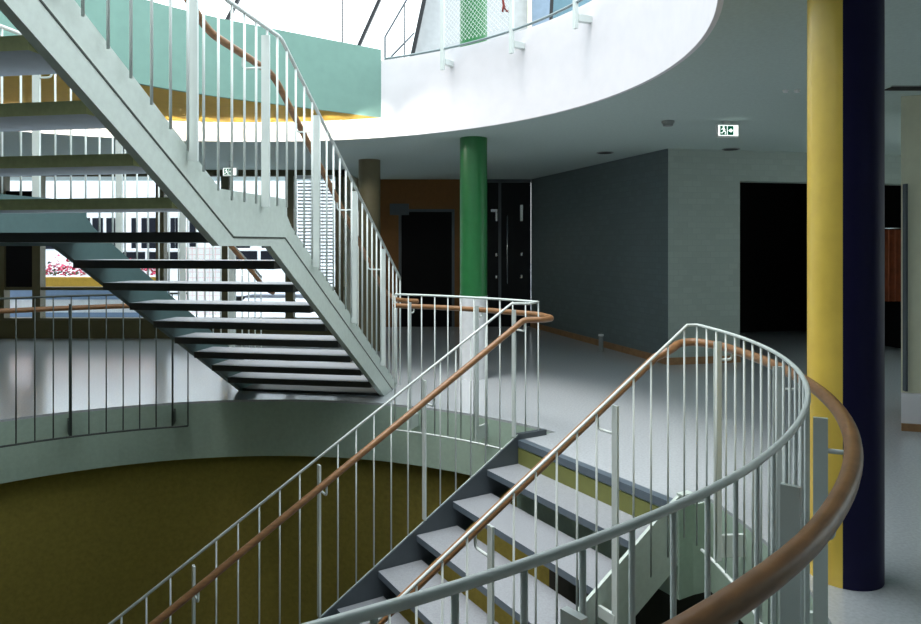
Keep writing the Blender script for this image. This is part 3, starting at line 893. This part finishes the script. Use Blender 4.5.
# ------------------------------------------------------------------ light
w = bpy.data.worlds.new('world'); scene.world = w
w.use_nodes = True
nt = w.node_tree
bg = nt.nodes['Background']
tc = nt.nodes.new('ShaderNodeTexCoord')
sx = nt.nodes.new('ShaderNodeSeparateXYZ')
nt.links.new(tc.outputs['Generated'], sx.inputs[0])
rmp = nt.nodes.new('ShaderNodeValToRGB')        # overcast sky, brightest overhead
el = rmp.color_ramp.elements
el[0].position = 0.0; el[0].color = (0.31, 0.335, 0.345, 1)
el[1].position = 1.0; el[1].color = (0.87, 0.96, 1.0, 1)
e2 = el.new(0.45); e2.color = (0.36, 0.40, 0.415, 1)
nt.links.new(sx.outputs['Z'], rmp.inputs['Fac'])
def ramp01(sock, gain):                          # the sky is brighter on the far and the right side of the building
    m_ = nt.nodes.new('ShaderNodeMapRange')
    m_.inputs['From Min'].default_value = 0.0; m_.inputs['From Max'].default_value = 1.0
    m_.inputs['To Min'].default_value = 0.0; m_.inputs['To Max'].default_value = gain
    nt.links.new(sock, m_.inputs['Value'])
    return m_.outputs['Result']
ad = nt.nodes.new('ShaderNodeMath'); ad.operation = 'ADD'
ad2 = nt.nodes.new('ShaderNodeMath'); ad2.operation = 'ADD'; ad2.inputs[1].default_value = 1.0
nt.links.new(ramp01(sx.outputs['Y'], 0.9), ad.inputs[0]); nt.links.new(ramp01(sx.outputs['X'], 1.0), ad.inputs[1])
nt.links.new(ad.outputs[0], ad2.inputs[0])
vm = nt.nodes.new('ShaderNodeVectorMath'); vm.operation = 'SCALE'
nt.links.new(rmp.outputs['Color'], vm.inputs[0]); nt.links.new(ad2.outputs[0], vm.inputs['Scale'])
nt.links.new(vm.outputs[0], bg.inputs['Color'])
bg.inputs['Strength'].default_value = 3.4
def sun(name, rot, strength, angle, col):
    l = bpy.data.lights.new(name, 'SUN'); l.energy = strength; l.angle = math.radians(angle); l.color = col
    o = bpy.data.objects.new(name, l); COL.objects.link(o); o.rotation_euler = [math.radians(a) for a in rot]
sun('sun', (12, -14, 0), 2.3, 20, (1.0, 0.98, 0.94))
for i in range(1, len(left)-8, 3):               # added spots without fittings, for the glow on the low white band
    q = left[i]; o_ = (q-EC).normalized(); p = q - o_*0.45 + V((0,0,CEIL+0.10))
    if min((p.xy - t_.xy).length for t_ in tq) < 0.12: p = q - o_*0.2 + V((0,0,CEIL+0.10))
    l = bpy.data.lights.new('cove_glow_fill', 'SPOT'); l.energy = 18; l.color = (1.0, 0.95, 0.84)
    l.spot_size = math.radians(85); l.spot_blend = 0.9; l.shadow_soft_size = 0.03
    o = bpy.data.objects.new('cove_glow_fill', l); COL.objects.link(o); o.location = p
    o.rotation_euler = V((o_.x, o_.y, 0.0)).to_track_quat('-Z', 'Y').to_euler()
for k_, e_ in ((6, 14), (14, 8)):  # two more added spots in mid-air brighten the white band to the right
    q = right[k_]; a_ = J + (EC-J).normalized()*0.35; a_.z = SOF-0.1
    l = bpy.data.lights.new('cove_glow_fill', 'SPOT'); l.energy = e_; l.color = (1.0, 0.96, 0.9)
    l.spot_size = math.radians(110); l.spot_blend = 1.0; l.shadow_soft_size = 0.05
    o = bpy.data.objects.new('cove_glow_fill', l); COL.objects.link(o); o.location = a_
    o.rotation_euler = (V((q.x,q.y,CEIL-0.1))-a_).to_track_quat('-Z', 'Y').to_euler()
vs = scene.view_settings
vs.view_transform = 'Standard'
vs.look = 'None'
vs.gamma = 1.0
vs.use_curve_mapping = False
vs.exposure = 0.0
for o in COL.objects:
    if '_base' in o: del o['_base']
